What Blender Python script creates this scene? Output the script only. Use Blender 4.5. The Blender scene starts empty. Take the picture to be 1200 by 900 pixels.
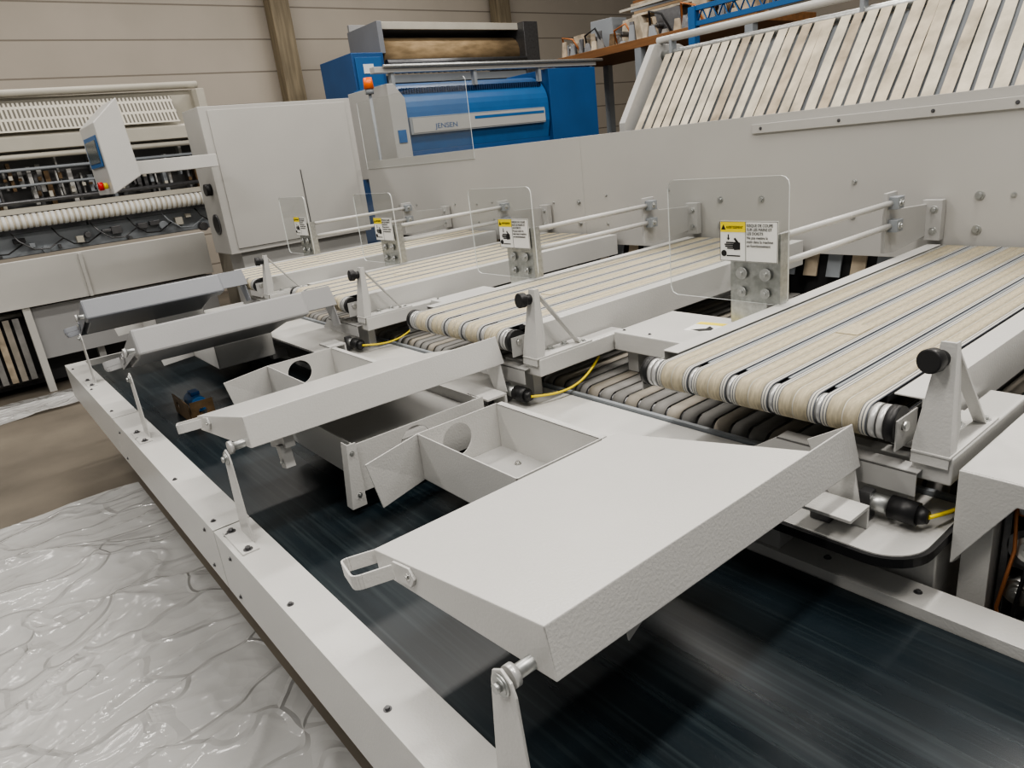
import bpy, bmesh, math, random
from mathutils import Vector, Matrix, noise
random.seed(7)
S=bpy.context.scene; COL=S.collection
# ---------------- materials ----------------
MATS={}
def mat(name,col,rough=.5,metal=0.,nscale=8.,namt=.06,bscale=0,bump=0.,stretch=None,spec=.5):
    m=bpy.data.materials.new(name); m.use_nodes=True; nt=m.node_tree; N=nt.nodes; L=nt.links
    p=N['Principled BSDF']; p.inputs['Roughness'].default_value=rough; p.inputs['Metallic'].default_value=metal
    p.inputs['Specular IOR Level'].default_value=spec
    tc=N.new('ShaderNodeTexCoord'); mp=N.new('ShaderNodeMapping'); L.new(tc.outputs['Object'],mp.inputs[0])
    if stretch: mp.inputs['Scale'].default_value=stretch
    nz=N.new('ShaderNodeTexNoise'); nz.inputs['Scale'].default_value=nscale; nz.inputs['Detail'].default_value=5
    L.new(mp.outputs[0],nz.inputs[0])
    r=N.new('ShaderNodeValToRGB'); r.color_ramp.elements[0].position=.3; r.color_ramp.elements[1].position=.7
    a=[max(0,c*(1-namt)) for c in col]; b=[min(1,c*(1+namt)) for c in col]
    r.color_ramp.elements[0].color=(*a,1); r.color_ramp.elements[1].color=(*b,1)
    L.new(nz.outputs[0],r.inputs[0]); L.new(r.outputs[0],p.inputs['Base Color'])
    if bump:
        n2=N.new('ShaderNodeTexNoise'); n2.inputs['Scale'].default_value=bscale; n2.inputs['Detail'].default_value=3
        L.new(mp.outputs[0],n2.inputs[0]); bp=N.new('ShaderNodeBump'); bp.inputs['Strength'].default_value=bump; bp.inputs['Distance'].default_value=.002
        L.new(n2.outputs[0],bp.inputs['Height']); L.new(bp.outputs[0],p.inputs['Normal'])
    MATS[name]=m; return m
WH=mat('white_powder_coat',(.55,.545,.525),.28,0,3,.03,160,.4)
WH2=mat('painted_sheet_grey_white',(.41,.407,.395),.4,0,2,.04,90,.1)
MATTE=mat('matte_off_white_paint',(.52,.51,.48),.75,0,2,.04,spec=.2)
TG=mat('grey_paint_and_tray_shade',(.33,.33,.33),.4,0,3,.05,120,.2)  # on the third tray this grey puts underside shade into the colour
TG2=mat('dark_grey_paint_and_tray_shade',(.22,.23,.25),.4,0,3,.05,120,.2)  # darker grey, stands for underside shade on the farthest tray
PAN=mat('partition_paint',(.45,.442,.42),.42,0,1.5,.04,60,.08)
GREYP=mat('grey_blue_paint',(.25,.27,.29),.4,0,4,.05)
CREAM=mat('cream_belt_webbing',(.63,.56,.41),.92,0,6,.16,70,1.,stretch=(45,7,7),spec=.15)
LINE=mat('belt_edge_line',(.13,.14,.16),.8)
EDGE=mat('belt_pale_edge',(.57,.55,.49),.85)
COLLAR=mat('pale_roller_collar',(.58,.58,.57),.3,.4)
BLK=mat('black_rubber',(.012,.012,.013),.45)
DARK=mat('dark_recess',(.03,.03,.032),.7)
BED=mat('grey_slider_bed',(.20,.20,.205),.45)
STEEL=mat('bright_steel',(.62,.62,.6),.28,1,30,.1)
GALV=mat('galvanised_steel',(.5,.51,.5),.4,.9,60,.15)
DSTEEL=mat('dark_steel',(.16,.16,.165),.4,.8,30,.15)
STRAPD=mat('grey_worn_strap',(.21,.205,.195),.8,0,8,.25)
STRAPL=mat('tan_grey_worn_strap',(.28,.255,.215),.8,0,8,.25)
YEL=mat('yellow_cable',(.8,.62,.02),.4)
ORG=mat('orange_plastic',(.9,.16,.01),.3)
RED=mat('red_plastic',(.6,.01,.01),.35)
BLUE=mat('blue_paint',(.014,.08,.23),.4,0,3,.08)
BLUE2=mat('light_blue_paint',(.018,.115,.31),.4)
BLUED=mat('deep_blue_slot',(.006,.03,.09),.5)
SCREEN=mat('touch_screen_grey',(.10,.12,.13),.2)
BROWN=mat('brown_felt_roll',(.30,.22,.13),.95,0,12,.3,stretch=(1,.3,1),spec=.1)
BRONZE=mat('bronze_plate',(.13,.085,.045),.5,.4,20,.4)
TAN=mat('tan_slat_webbing',(.49,.43,.335),.9,0,9,.3,60,.5)
TAN2=mat('worn_tan_webbing',(.40,.335,.25),.9,0,9,.35,60,.5)
TAN3=mat('pale_cream_webbing',(.54,.49,.395),.9,0,9,.25,60,.5)
IVORY=mat('ivory_machine_paint',(.48,.455,.39),.5,0,4,.06)
WOOD=mat('weathered_timber',(.22,.18,.12),.8,0,6,.3,40,.4,stretch=(3,3,.3))
PLANK=mat('orange_brown_timber',(.20,.09,.03),.7,0,6,.25,stretch=(.3,3,3))
CARD=mat('cardboard',(.36,.25,.15),.85)
PAPER=mat('white_sticker',(.8,.8,.77),.5,0,3,.01)
YST=mat('yellow_sticker',(.85,.68,.02),.5,0,3,.01)
INK=mat('black_ink',(.01,.01,.01),.6)
RUST=mat('copper_wire',(.5,.2,.08),.4,.6)
BELT=mat('dark_navy_belt',(.007,.013,.0175),.36,0,7,.2,30,.12,stretch=(.25,4,1))
nt=BELT.node_tree; N=nt.nodes; L=nt.links; p=N['Principled BSDF']
tc=N.new('ShaderNodeTexCoord')
def streak(sc,st,lo,hi,det=6,a=.35,bb=.7):
    mp=N.new('ShaderNodeMapping'); mp.inputs['Scale'].default_value=st; L.new(tc.outputs['Object'],mp.inputs[0])
    nz=N.new('ShaderNodeTexNoise'); nz.inputs['Scale'].default_value=sc; nz.inputs['Detail'].default_value=det; L.new(mp.outputs[0],nz.inputs[0])
    mr=N.new('ShaderNodeMapRange'); mr.inputs[1].default_value=a; mr.inputs[2].default_value=bb; mr.inputs[3].default_value=lo; mr.inputs[4].default_value=hi
    L.new(nz.outputs[0],mr.inputs[0]); return mr
L.new(streak(2.0,(.4,5,1),.26,.42,6).outputs[0],p.inputs['Roughness'])
sc_=streak(10,(.15,8,1),0,1,8,.5,.78)
mu=N.new('ShaderNodeMath'); mu.operation='MULTIPLY'; mu.inputs[1].default_value=.8; L.new(sc_.outputs[0],mu.inputs[0])
mx=N.new('ShaderNodeMixRGB'); mx.inputs[2].default_value=(.034,.046,.050,1); L.new(mu.outputs[0],mx.inputs[0])
src=p.inputs['Base Color'].links[0].from_socket; L.new(src,mx.inputs[1]); L.new(mx.outputs[0],p.inputs['Base Color'])
def acr(name,tint,fac):
    m=bpy.data.materials.new(name); m.use_nodes=True; n=m.node_tree; n.nodes.clear()
    o=n.nodes.new('ShaderNodeOutputMaterial'); mx=n.nodes.new('ShaderNodeMixShader'); t=n.nodes.new('ShaderNodeBsdfTransparent')
    g=n.nodes.new('ShaderNodeBsdfGlossy'); g.inputs['Roughness'].default_value=.05; g.inputs['Color'].default_value=(.9,.9,.9,1)
    t.inputs['Color'].default_value=(*tint,1); mx.inputs[0].default_value=fac
    n.links.new(t.outputs[0],mx.inputs[1]); n.links.new(g.outputs[0],mx.inputs[2]); n.links.new(mx.outputs[0],o.inputs[0]); return m
ACR=acr('clear_acrylic',(.95,.955,.95),.06)
ACE=mat('acrylic_cut_edge',(.72,.75,.74),.3,0,3,.02)
def siding():
    m=mat('cream_wall_siding',(.47,.42,.355),.7,0,1.2,.05); n=m.node_tree; N=n.nodes; L=n.links
    tc=N.new('ShaderNodeTexCoord'); sx=N.new('ShaderNodeSeparateXYZ'); L.new(tc.outputs['Object'],sx.inputs[0])
    mu=N.new('ShaderNodeMath'); mu.operation='MULTIPLY'; mu.inputs[1].default_value=2.2; L.new(sx.outputs[2],mu.inputs[0])
    fr=N.new('ShaderNodeMath'); fr.operation='FRACT'; L.new(mu.outputs[0],fr.inputs[0])
    lt=N.new('ShaderNodeMath'); lt.operation='LESS_THAN'; lt.inputs[1].default_value=.04; L.new(fr.outputs[0],lt.inputs[0])
    mx=N.new('ShaderNodeMixRGB'); mx.inputs[2].default_value=(.25,.22,.18,1); L.new(lt.outputs[0],mx.inputs[0])
    p=N['Principled BSDF']; src=p.inputs['Base Color'].links[0].from_socket; L.new(src,mx.inputs[1]); L.new(mx.outputs[0],p.inputs['Base Color'])
    bp=N.new('ShaderNodeBump'); bp.invert=True; bp.inputs['Strength'].default_value=1; bp.inputs['Distance'].default_value=.03
    L.new(lt.outputs[0],bp.inputs['Height']); L.new(bp.outputs[0],p.inputs['Normal']); return m
SIDE=siding()
def comb():
    m=mat('slotted_ivory_grille',(.5,.46,.38),.5); n=m.node_tree;N=n.nodes;L=n.links
    tc=N.new('ShaderNodeTexCoord'); sx=N.new('ShaderNodeSeparateXYZ'); L.new(tc.outputs['Object'],sx.inputs[0])
    def band(out,sc,th):
        mu=N.new('ShaderNodeMath'); mu.operation='MULTIPLY'; mu.inputs[1].default_value=sc; L.new(out,mu.inputs[0])
        fr=N.new('ShaderNodeMath'); fr.operation='FRACT'; L.new(mu.outputs[0],fr.inputs[0])
        lt=N.new('ShaderNodeMath'); lt.operation='LESS_THAN'; lt.inputs[1].default_value=th; L.new(fr.outputs[0],lt.inputs[0]); return lt
    a=band(sx.outputs[1],28,.5); c=band(sx.outputs[2],9.5,.78)
    k=N.new('ShaderNodeMath'); k.operation='MULTIPLY'; L.new(a.outputs[0],k.inputs[0]); L.new(c.outputs[0],k.inputs[1])
    mx=N.new('ShaderNodeMixRGB'); mx.inputs[1].default_value=(.52,.49,.42,1); mx.inputs[2].default_value=(.12,.11,.09,1)
    L.new(k.outputs[0],mx.inputs[0]); L.new(mx.outputs[0],N['Principled BSDF'].inputs['Base Color']); return m
PERF=comb()
FLOOR=mat('brown_concrete',(.145,.125,.098),.7,0,1.5,.3,12,.4)
def plastic():
    m=mat('translucent_plastic_film',(.62,.62,.61),.12,0,1.3,.14); n=m.node_tree;N=n.nodes;L=n.links; p=N['Principled BSDF']
    p.inputs['Alpha'].default_value=.68
    tc=N.new('ShaderNodeTexCoord'); acc=None
    w=N.new('ShaderNodeTexNoise'); w.inputs['Scale'].default_value=1.7; w.inputs['Detail'].default_value=2; L.new(tc.outputs['Object'],w.inputs[0])
    wm=N.new('ShaderNodeVectorMath'); wm.operation='SCALE'; wm.inputs['Scale'].default_value=.55; L.new(w.outputs[1],wm.inputs[0])
    wa=N.new('ShaderNodeVectorMath'); wa.operation='ADD'; L.new(tc.outputs['Object'],wa.inputs[0]); L.new(wm.outputs[0],wa.inputs[1])
    for sc,am,feat,lim,st in((2.6,.9,'F1',0,(1,.55,1)),(6.5,.42,'F1',0,(1,.6,1)),(4.5,.30,'DISTANCE_TO_EDGE',.05,(.8,.4,1)),(14,.14,'F1',0,(1,.7,1))):
        mp=N.new('ShaderNodeMapping'); mp.inputs['Location'].default_value=(sc*1.3,sc,0); mp.inputs['Rotation'].default_value=(0,0,sc*.7); mp.inputs['Scale'].default_value=st; L.new(wa.outputs[0],mp.inputs[0])
        v=N.new('ShaderNodeTexVoronoi'); v.feature=feat; v.inputs['Scale'].default_value=sc; L.new(mp.outputs[0],v.inputs['Vector'])
        r=N.new('ShaderNodeMapRange'); r.inputs[1].default_value=0; r.inputs[2].default_value=lim if lim else 1
        r.inputs[3].default_value=am if lim else 0; r.inputs[4].default_value=0 if lim else am; L.new(v.outputs['Distance'],r.inputs[0])
        if acc is None: acc=r
        else:
            ad=N.new('ShaderNodeMath'); L.new(acc.outputs[0],ad.inputs[0]); L.new(r.outputs[0],ad.inputs[1]); acc=ad
    bp=N.new('ShaderNodeBump'); bp.inputs['Strength'].default_value=.85; bp.inputs['Distance'].default_value=.04
    L.new(acc.outputs[0],bp.inputs['Height']); L.new(bp.outputs[0],p.inputs['Normal']); return m
PLAS=plastic()
# ---------------- builders ----------------
class B:
    def __init__(s): s.bm=bmesh.new(); s.m=[]
    def mi(s,m):
        if m not in s.m: s.m.append(m)
        return s.m.index(m)
    def face(s,vs,m,smooth=False):
        try: f=s.bm.faces.new(vs)
        except ValueError: return
        f.material_index=s.mi(m); f.smooth=smooth
    def prism(s,pts,vec,m,side=None,smooth=False):
        v=Vector(vec); a=[s.bm.verts.new(Vector(p)) for p in pts]; b=[s.bm.verts.new(Vector(p)+v) for p in pts]
        s.face(a[::-1],m); s.face(b,m); n=len(a)
        for i in range(n): s.face([a[i],a[(i+1)%n],b[(i+1)%n],b[i]],side or m,smooth)
        return s
    def box(s,x0,x1,y0,y1,z0,z1,m):
        return s.prism([(x0,y0,z0),(x1,y0,z0),(x1,y1,z0),(x0,y1,z0)],(0,0,z1-z0),m)
    def tube(s,pts,r,m,n=10,cap=True,smooth=True,r2=None):
        pts=[Vector(p) for p in pts]; rings=[]; prev=None
        for i,p in enumerate(pts):
            t=(pts[min(i+1,len(pts)-1)]-pts[max(i-1,0)]).normalized()
            if prev is None:
                u=t.orthogonal().normalized()
            else:
                u=(prev-t*prev.dot(t)).normalized()
            prev=u; w=t.cross(u); rr=r if r2 is None else r+(r2-r)*i/(len(pts)-1)
            rings.append([s.bm.verts.new(p+(u*math.cos(2*math.pi*k/n)+w*math.sin(2*math.pi*k/n))*rr) for k in range(n)])
        for i in range(len(rings)-1):
            for k in range(n): s.face([rings[i][k],rings[i][(k+1)%n],rings[i+1][(k+1)%n],rings[i+1][k]],m,smooth)
        if cap: s.face(rings[0][::-1],m); s.face(rings[-1],m)
        return s
    def cyl(s,p0,p1,r,m,n=24,r2=None): return s.tube([p0,p1],r,m,n,r2=r2)
    def bolt(s,p,d,r,m=None):
        p=Vector(p); d=Vector(d).normalized(); m=m or GALV
        s.cyl(p-d*.001,p+d*r*.18,r*1.35,m,16); s.cyl(p+d*r*.18,p+d*r*.9,r*.8,m,6); return s
    def ribbon(s,path,x0,x1,th,m):
        o=[];
        for (y,z,ny,nz) in path:
            o.append([s.bm.verts.new((x0,y,z)),s.bm.verts.new((x1,y,z)),s.bm.verts.new((x1,y-ny*th,z-nz*th)),s.bm.verts.new((x0,y-ny*th,z-nz*th))])
        for i in range(len(o)-1):
            for k in range(4): s.face([o[i][k],o[i][(k+1)%4],o[i+1][(k+1)%4],o[i+1][k]],m,k in(0,2))
        s.face(o[0],m); s.face(o[-1][::-1],m); return s
    def plate_hole(s,o,U,V,N,w,h,cu,cv,r,th,m,n=32):
        o=Vector(o);U=Vector(U);V=Vector(V);N=Vector(N)
        ang=[2*math.pi*i/n for i in range(n)]
        for (a,b) in((0,0),(w,0),(w,h),(0,h)): ang.append(math.atan2(b-cv,a-cu)%(2*math.pi))
        ang=sorted(set(round(a,5) for a in ang)); R=[]
        for a in ang:
            c,q=math.cos(a),math.sin(a); t=1e9
            if c>1e-6: t=min(t,(w-cu)/c)
            if c<-1e-6: t=min(t,-cu/c)
            if q>1e-6: t=min(t,(h-cv)/q)
            if q<-1e-6: t=min(t,-cv/q)
            pi=o+U*(cu+c*r)+V*(cv+q*r); po=o+U*(cu+c*t)+V*(cv+q*t)
            R.append([s.bm.verts.new(x) for x in (pi,po,po+N*th,pi+N*th)])
        k=len(R)
        for i in range(k):
            A,Bq=R[i],R[(i+1)%k]
            for j in range(4): s.face([A[j],A[(j+1)%4],Bq[(j+1)%4],Bq[j]],m)
        return s
    def done(s,name,origin=(0,0,0),bevel=0,parent=None):
        bmesh.ops.translate(s.bm,verts=s.bm.verts,vec=-Vector(origin))
        bmesh.ops.recalc_face_normals(s.bm,faces=s.bm.faces)
        me=bpy.data.meshes.new(name); s.bm.to_mesh(me); s.bm.free()
        for m in s.m: me.materials.append(m)
        ob=bpy.data.objects.new(name,me); COL.objects.link(ob)
        if bevel:
            md=ob.modifiers.new('bevel','BEVEL'); md.width=bevel; md.segments=2; md.limit_method='ANGLE'; md.angle_limit=math.radians(50)
        if parent: ob.parent=parent
        else: ob.location=origin
        return ob
def thing(name,label,cat,origin,group=None):
    e=bpy.data.objects.new(name,None); e.empty_display_size=.05; e.location=origin; COL.objects.link(e)
    e['label']=label; e['category']=cat
    if group: e['group']=group
    return e
def part(root,name,b,bevel=0,label=None):
    ob=b.done(name,tuple(root.location),bevel,root)
    if label: ob['label']=label
    return ob
def sub(parent,rootobj,name,b,bevel=0):
    return b.done(name,tuple(rootobj.location),bevel,parent)
def solo(name,label,cat,origin,b,bevel=0,group=None):
    ob=b.done(name,origin,bevel); ob['label']=label; ob['category']=cat
    if group: ob['group']=group
    return ob
def struct(name,b,origin=(0,0,0)):
    ob=b.done(name,origin); ob['kind']='structure'; return ob
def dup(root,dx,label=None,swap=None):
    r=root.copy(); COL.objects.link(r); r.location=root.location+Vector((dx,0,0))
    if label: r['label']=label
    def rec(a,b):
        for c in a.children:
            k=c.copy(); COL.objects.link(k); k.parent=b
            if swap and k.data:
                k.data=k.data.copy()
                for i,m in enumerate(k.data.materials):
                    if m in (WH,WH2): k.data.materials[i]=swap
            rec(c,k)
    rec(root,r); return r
def text(body,size,loc,rot,m,parent,porg,name='lettering',sx=1,align='LEFT',ext=.0003):
    c=bpy.data.curves.new(name,'FONT'); c.body=body; c.size=size; c.align_x=align; c.extrude=ext
    o=bpy.data.objects.new('tmp',c); COL.objects.link(o)
    dg=bpy.context.evaluated_depsgraph_get(); me=bpy.data.meshes.new_from_object(o.evaluated_get(dg))
    bpy.data.objects.remove(o)
    me.transform(Matrix.Translation(Vector(loc)-Vector(porg))@rot.to_4x4()@Matrix.Diagonal((sx,1,1,1)))
    me.materials.clear(); me.materials.append(m)
    ob=bpy.data.objects.new(name,me); COL.objects.link(ob); ob.parent=parent; return ob
P=1.25
# ---------------- room ----------------
b=B(); b.box(-11.7,6,-6,14,-.1,0,FLOOR); struct('floor',b)
b=B(); b.box(-11.7,-11.5,-6,14,0,6.5,SIDE); struct('wall_far',b)
b=B(); b.box(-11.7,6,14,14.2,0,6.5,SIDE); struct('wall_side',b)
for i,(y) in enumerate((4.95,9.3,0.0)):
    b=B(); b.box(-11.40,-11.15,y-.15,y+.15,0,6.4,WOOD)
    b.box(-11.45,-11.1,y-.19,y+.19,0,.2,DSTEEL)
    solo('timber_column','rough weathered timber column against the siding wall','column',(-11.27,y,0),b,.01,'timber columns along the wall')
def rid(q): return (1-abs(noise.noise(q))*2)
def sheet(x0,x1,y0,y1,nx,ny,seed,label):
    bm=bmesh.new(); V=[]
    for i in range(nx+1):
        row=[]
        for j in range(ny+1):
            x=x0+(x1-x0)*i/nx; y=y0+(y1-y0)*j/ny
            q=Vector((x*1.1+seed,y*.8,seed))
            wv=noise.noise_vector(q*1.5)*.5
            r1=max(0,rid(q*1.0+wv))**10; r2=max(0,rid(q*2.3+wv+Vector((5,2,1))))**8; r3=max(0,rid(q*5+wv*1.5))**7
            h=r1*.026+r2*.016+r3*.006+abs(noise.noise(q*1.4))*.014
            edge=min(1,min(y1-y,i*(x1-x0)/nx+.02)/.06); h*=max(0,edge)
            e=noise.noise(Vector((y*3,seed,2)))*.05 if i in(0,nx) else 0
            row.append(bm.verts.new((x+e,y,.003+max(0,h))))
        V.append(row)
    for i in range(nx):
        for j in range(ny):
            f=bm.faces.new((V[i][j],V[i+1][j],V[i+1][j+1],V[i][j+1])); f.smooth=True
    me=bpy.data.meshes.new('plastic_sheet'); bm.to_mesh(me); bm.free(); me.materials.append(PLAS)
    o=bpy.data.objects.new('plastic_sheet',me); COL.objects.link(o); o['label']=label; o['category']='plastic sheet'
sheet(-4.58,1.2,-3.0,.52,420,270,3.3,'large crinkled clear plastic film spread over the floor')
sheet(-7.55,-6.9,-3,1.2,60,200,9.1,'crinkled plastic film in front of the old ironer')
# ---------------- cross conveyor ----------------
cc=thing('belt_conveyor','long dark belt conveyor with white painted side rails','conveyor',(-2,.9,0))
X0,X1=-5.12,1.0
for (a,c) in((X0,-3.622),(-3.615,-2.087),(-2.08,-.302),(-.295,X1)):
    b=B(); b.prism([(a,.387,.495),(a,.387,.70),(a,.50,.70),(a,.50,.62),(a,.497,.62),(a,.497,.697),(a,.39,.697),(a,.39,.498),(a,.43,.498),(a,.43,.495)],(c-a,0,0),WH)
    part(cc,'near_side_rail',b,.001)
b=B(); b.prism([(X0,1.35,.62),(X0,1.35,.70),(X0,1.435,.70),(X0,1.435,.5),(X0,1.431,.5),(X0,1.431,.697),(X0,1.353,.697),(X0,1.353,.62)],(X1-X0,0,0),WH)
part(cc,'far_side_rail',b,.001)
b=B(); b.box(X0-.02,X0,.387,1.435,.495,.70,WH); part(cc,'end_plate',b,.001)
b=B(); 
prof=[(X0+.07+.03*math.cos(t),.645+.03*math.sin(t)) for t in [math.pi/2+math.pi*i/10 for i in range(11)]]+[(X1-.05+.03*math.cos(t),.645+.03*math.sin(t)) for t in [-math.pi/2+math.pi*i/10 for i in range(11)]]
b.prism([(x,.505,z) for x,z in prof],(0,.84,0),BELT)
part(cc,'belt',b)
for x in (-4.8,-3.3,-1.7,-.2):
    for y in(.62,1.25):
        b=B(); b.box(x-.03,x+.03,y-.03,y+.03,0.02,.61,WH2); b.box(x-.05,x+.05,y-.05,y+.05,0,.02,BLK); part(cc,'leg',b,.002)
for x in (-4.95,-4.3,-3.75,-3.2,-2.6,-2.15,-2.02,-1.535,-1.055,-.5):
    b=B(); b.bolt((x,.408,.70),(0,0,1),.0065,DSTEEL); part(cc,'screw',b)
for x in (-2.2,-3.5,-1.95,-.45):
    for z in(.66,.53):
        b=B(); b.bolt((x,.387,z),(0,-1,0),.006,DSTEEL); part(cc,'screw',b)
for x in (-2.0,-1.4,-.7,-.5,-.2):
    b=B(); b.bolt((x,1.40,.70),(0,0,1),.0065,DSTEEL); part(cc,'screw',b)
# ---------------- table plate ----------------
def rc(cx,cy,r,a0,a1,n=8): return [(cx+r*math.cos(math.radians(a0+(a1-a0)*i/n)),cy+r*math.sin(math.radians(a0+(a1-a0)*i/n))) for i in range(n+1)]
tp=thing('machine_table','white machine deck with black rubber edge under the lanes','machine table',(-2.8,1.6,0))
poly=[(-5.25,1.29)]+rc(-.57,1.38,.09,-90,0)+[(-.48,1.59),(-5.25,1.59)]
b=B(); b.prism([(x,y,.812) for x,y in poly],(0,0,.018),WH); part(tp,'deck_plate',b)
b=B(); b.box(-5.25,-.48,1.76,3.3,.78,.80,WH2); part(tp,'rear_deck_plate',b)
poly2=[(-5.25,1.280)]+rc(-.57,1.38,.10,-90,0)+[(-.47,1.59),(-.48,1.59)]+[(x,y) for x,y in rc(-.57,1.38,.09,0,-90)]+[(-5.25,1.29)]
b=B(); b.prism([(x,y,.806) for x,y in poly2],(0,0,.021),BLK); part(tp,'edge_trim',b)
b=B(); b.box(-5.2,-.64,1.46,1.5,.5,.812,WH2); part(tp,'front_apron',b,.002)
b=B(); b.box(-.63,-.49,1.455,1.6,.3,.805,WH); part(tp,'corner_post',b,.003)
b=B(); b.box(-5.2,-.64,1.5,3.25,.45,.5,WH2); part(tp,'lower_shelf',b,.002)
for x in(-5.1,-3.6,-2.1,-.7):
    for y in (1.53,3.2):
        b=B(); b.box(x-.04,x+.04,y-.03,y+.03,0,.78,WH2); part(tp,'leg',b,.002)
b=B(); b.cyl((-5.2,1.67,.815),(-.5,1.67,.815),.027,DSTEEL,20); part(tp,'roller_shaft',b)
pth=[(3.2,.85,0,1)]+[(1.67+.035*math.cos(math.radians(a)),.815+.035*math.sin(math.radians(a)),math.cos(math.radians(a)),math.sin(math.radians(a))) for a in range(90,225,15)]
for i in range(78):
    x=-5.17+i*.0595; b=B(); b.ribbon(pth,x,x+.05,.002,[STRAPD,STRAPL,STRAPD][i%3]); part(tp,'lower_strap',b)
b=B(); b.box(-5.2,-.5,1.595,1.61,.79,.84,GREYP); part(tp,'guide_strip',b)
# ---------------- lane conveyors ----------------
XL=-1.235; w=.103; g=.0140; XR=XL+5*w+4*g+.002; ZT=1.09; YN=1.454; R=.039; YB=3.31
lc=thing('infeed_conveyor','lane conveyor with cream webbing belts striped grey','conveyor',(-.94,2.4,.83),'parallel infeed lane conveyors')
for i in range(5):
    x0=XL+i*(w+g)+.001
    path=[(YB,ZT,0,1)]+[(YN+R*math.cos(math.radians(a)),ZT-R+R*math.sin(math.radians(a)),math.cos(math.radians(a)),math.sin(math.radians(a))) for a in range(90,271,12)]+[(YB,ZT-2*R,0,-1)]
    b=B(); xs=[(0,.0025,LINE),(.0025,.007,EDGE),(.007,.0095,LINE),(.0095,.014,EDGE),(.014,.016,LINE),(.016,w*.5-.001,CREAM),(w*.5-.001,w*.5+.001,EDGE),(w*.5+.001,w-.016,CREAM),(w-.016,w-.014,LINE),(w-.014,w-.0095,EDGE),(w-.0095,w-.007,LINE),(w-.007,w-.0025,EDGE),(w-.0025,w,LINE)]
    for a,c,m in xs: b.ribbon(path,x0+a,x0+c,.002,m)
    if i==2: b.box(x0+.02,x0+w-.02,1.9,2.0,ZT+.0005,ZT+.0025,CREAM)
    part(lc,'webbing_belt',b)
    if i<4:
        b=B(); xg=x0+w; b.cyl((xg+.001,YN,ZT-R),(xg+g-.001,YN,ZT-R),R-.003,COLLAR,28); b.box(xg+.003,xg+g-.003,YN+.05,YB,ZT-.004,ZT-.0015,GREYP); part(lc,'roller_collar',b)
b=B(); b.box(XL,XR,YN+.06,YB,ZT-.02,ZT-.0045,DARK); part(lc,'slider_bed',b)
b=B(); b.box(XL,XR,YN+.06,YB,ZT-.09,ZT-.079,WH2); part(lc,'bottom_tray',b)
b=B(); b.cyl((XL-.005,YN,ZT-R),(XR+.005,YN,ZT-R),R-.004,GALV,32); part(lc,'nose_roller',b)
for sx,x in((-1,XL-.006),(1,XR+.006)):
    b=B(); b.cyl((x-sx*.003,YN,ZT-R),(x+sx*.010,YN,ZT-R),.039,COLLAR,28); b.cyl((x+sx*.010,YN,ZT-R),(x+sx*.014,YN,ZT-R),.032,DSTEEL,28); b.cyl((x+sx*.014,YN,ZT-R),(x+sx*.028,YN,ZT-R),.039,COLLAR,28); b.cyl((x+sx*.028,YN,ZT-R),(x+sx*.05,YN,ZT-R),.041,BLK,28)
    b.bolt((x+sx*.05,YN,ZT-R),(sx,0,0),.014,STEEL); part(lc,'bearing_end',b)
for sx,x,fw in((-1,XL-.008,.053),(1,XR+.008,.062)):
    xo=x+sx*fw; xi=xo-sx*.004; zt=ZT+.002; zl=ZT-.12
    b=B(); b.prism([(x,YN+.07,zt),(xo,YN+.07,zt),(xo,YN+.07,zl),(x,YN+.07,zl),(x,YN+.07,zl+.004),(xi,YN+.07,zl+.004),(xi,YN+.07,zt-.004),(x,YN+.07,zt-.004)],(0,YB-YN-.07,0),WH)
    part(lc,'side_frame',b,.0012)
    xc=x+sx*.048; b=B(); b.box(min(xc,xc+sx*.004),max(xc,xc+sx*.004),YN-.03,YN+.069,ZT-.09,ZT-.02,WH2); part(lc,'bearing_plate',b,.001)
for y in(1.95,3.0):
    b=B(); b.box(-1.2,-.70,y,y+.05,ZT-.16,ZT-.122,WH2); b.box(-1.2,-1.15,y,y+.05,.85,ZT-.16,WH2); b.box(-.75,-.70,y,y+.05,.85,ZT-.16,WH2); part(lc,'cross_support',b,.002)
b=B(); b.prism([(-.96,1.43,.905),(-.56,1.43,.905),(-.56,1.43,.96),(-.88,1.43,.96)],(0,.004,0),WH2); b.box(-.88,-.56,1.43,1.48,.956,.96,WH2); part(lc,'front_cross_plate',b,.001)
b=B(); b.box(-.75,-.60,1.50,1.54,.83,.96,WH2); part(lc,'front_foot',b,.002)
b=B(); xa,xb=-.583,-.510
b.prism([(xa,1.450,.975),(xb,1.450,.975),(xb,1.455,1.02),(xb-.018,1.485,1.235),(xb-.046,1.485,1.235),(xa,1.455,1.02)],(0,.004,0),WH)
b.prism([(xb-.004,1.454,1.0),(xb-.020,1.485,1.235),(xb-.020,1.505,1.235),(xb-.004,1.50,1.06),(xb-.004,1.49,1.0)],(.004,0,0),WH)
b.prism([(xb-.044,1.49,1.231),(xb-.018,1.49,1.231),(xb-.005,1.665,1.003),(xb-.031,1.665,1.003)],(0,.005,.003),WH)
b.box(-.583,xb+.003,1.45,1.72,.998,1.003,WH)
b.bolt((-.56,1.56,1.003),(0,0,1),.012).bolt((-.56,1.63,1.003),(0,0,1),.012).bolt((-.525,1.69,1.003),(0,0,1),.009)
sb=part(lc,'stop_bracket',b,.001)
b=B(); b.cyl((-.550,1.49,1.200),(-.555,1.462,1.202),.018,BLK,24); b.cyl((-.555,1.463,1.202),(-.559,1.438,1.204),.0255,BLK,28); sub(sb,lc,'rubber_bumper',b,.003)
b=B(); b.box(-.583,-.505,1.46,1.90,.935,.998,WH); part(lc,'support_channel',b,.004)
for k in(1,2,3): dup(lc,-P*k)
lc.location.x+=.026
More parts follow.
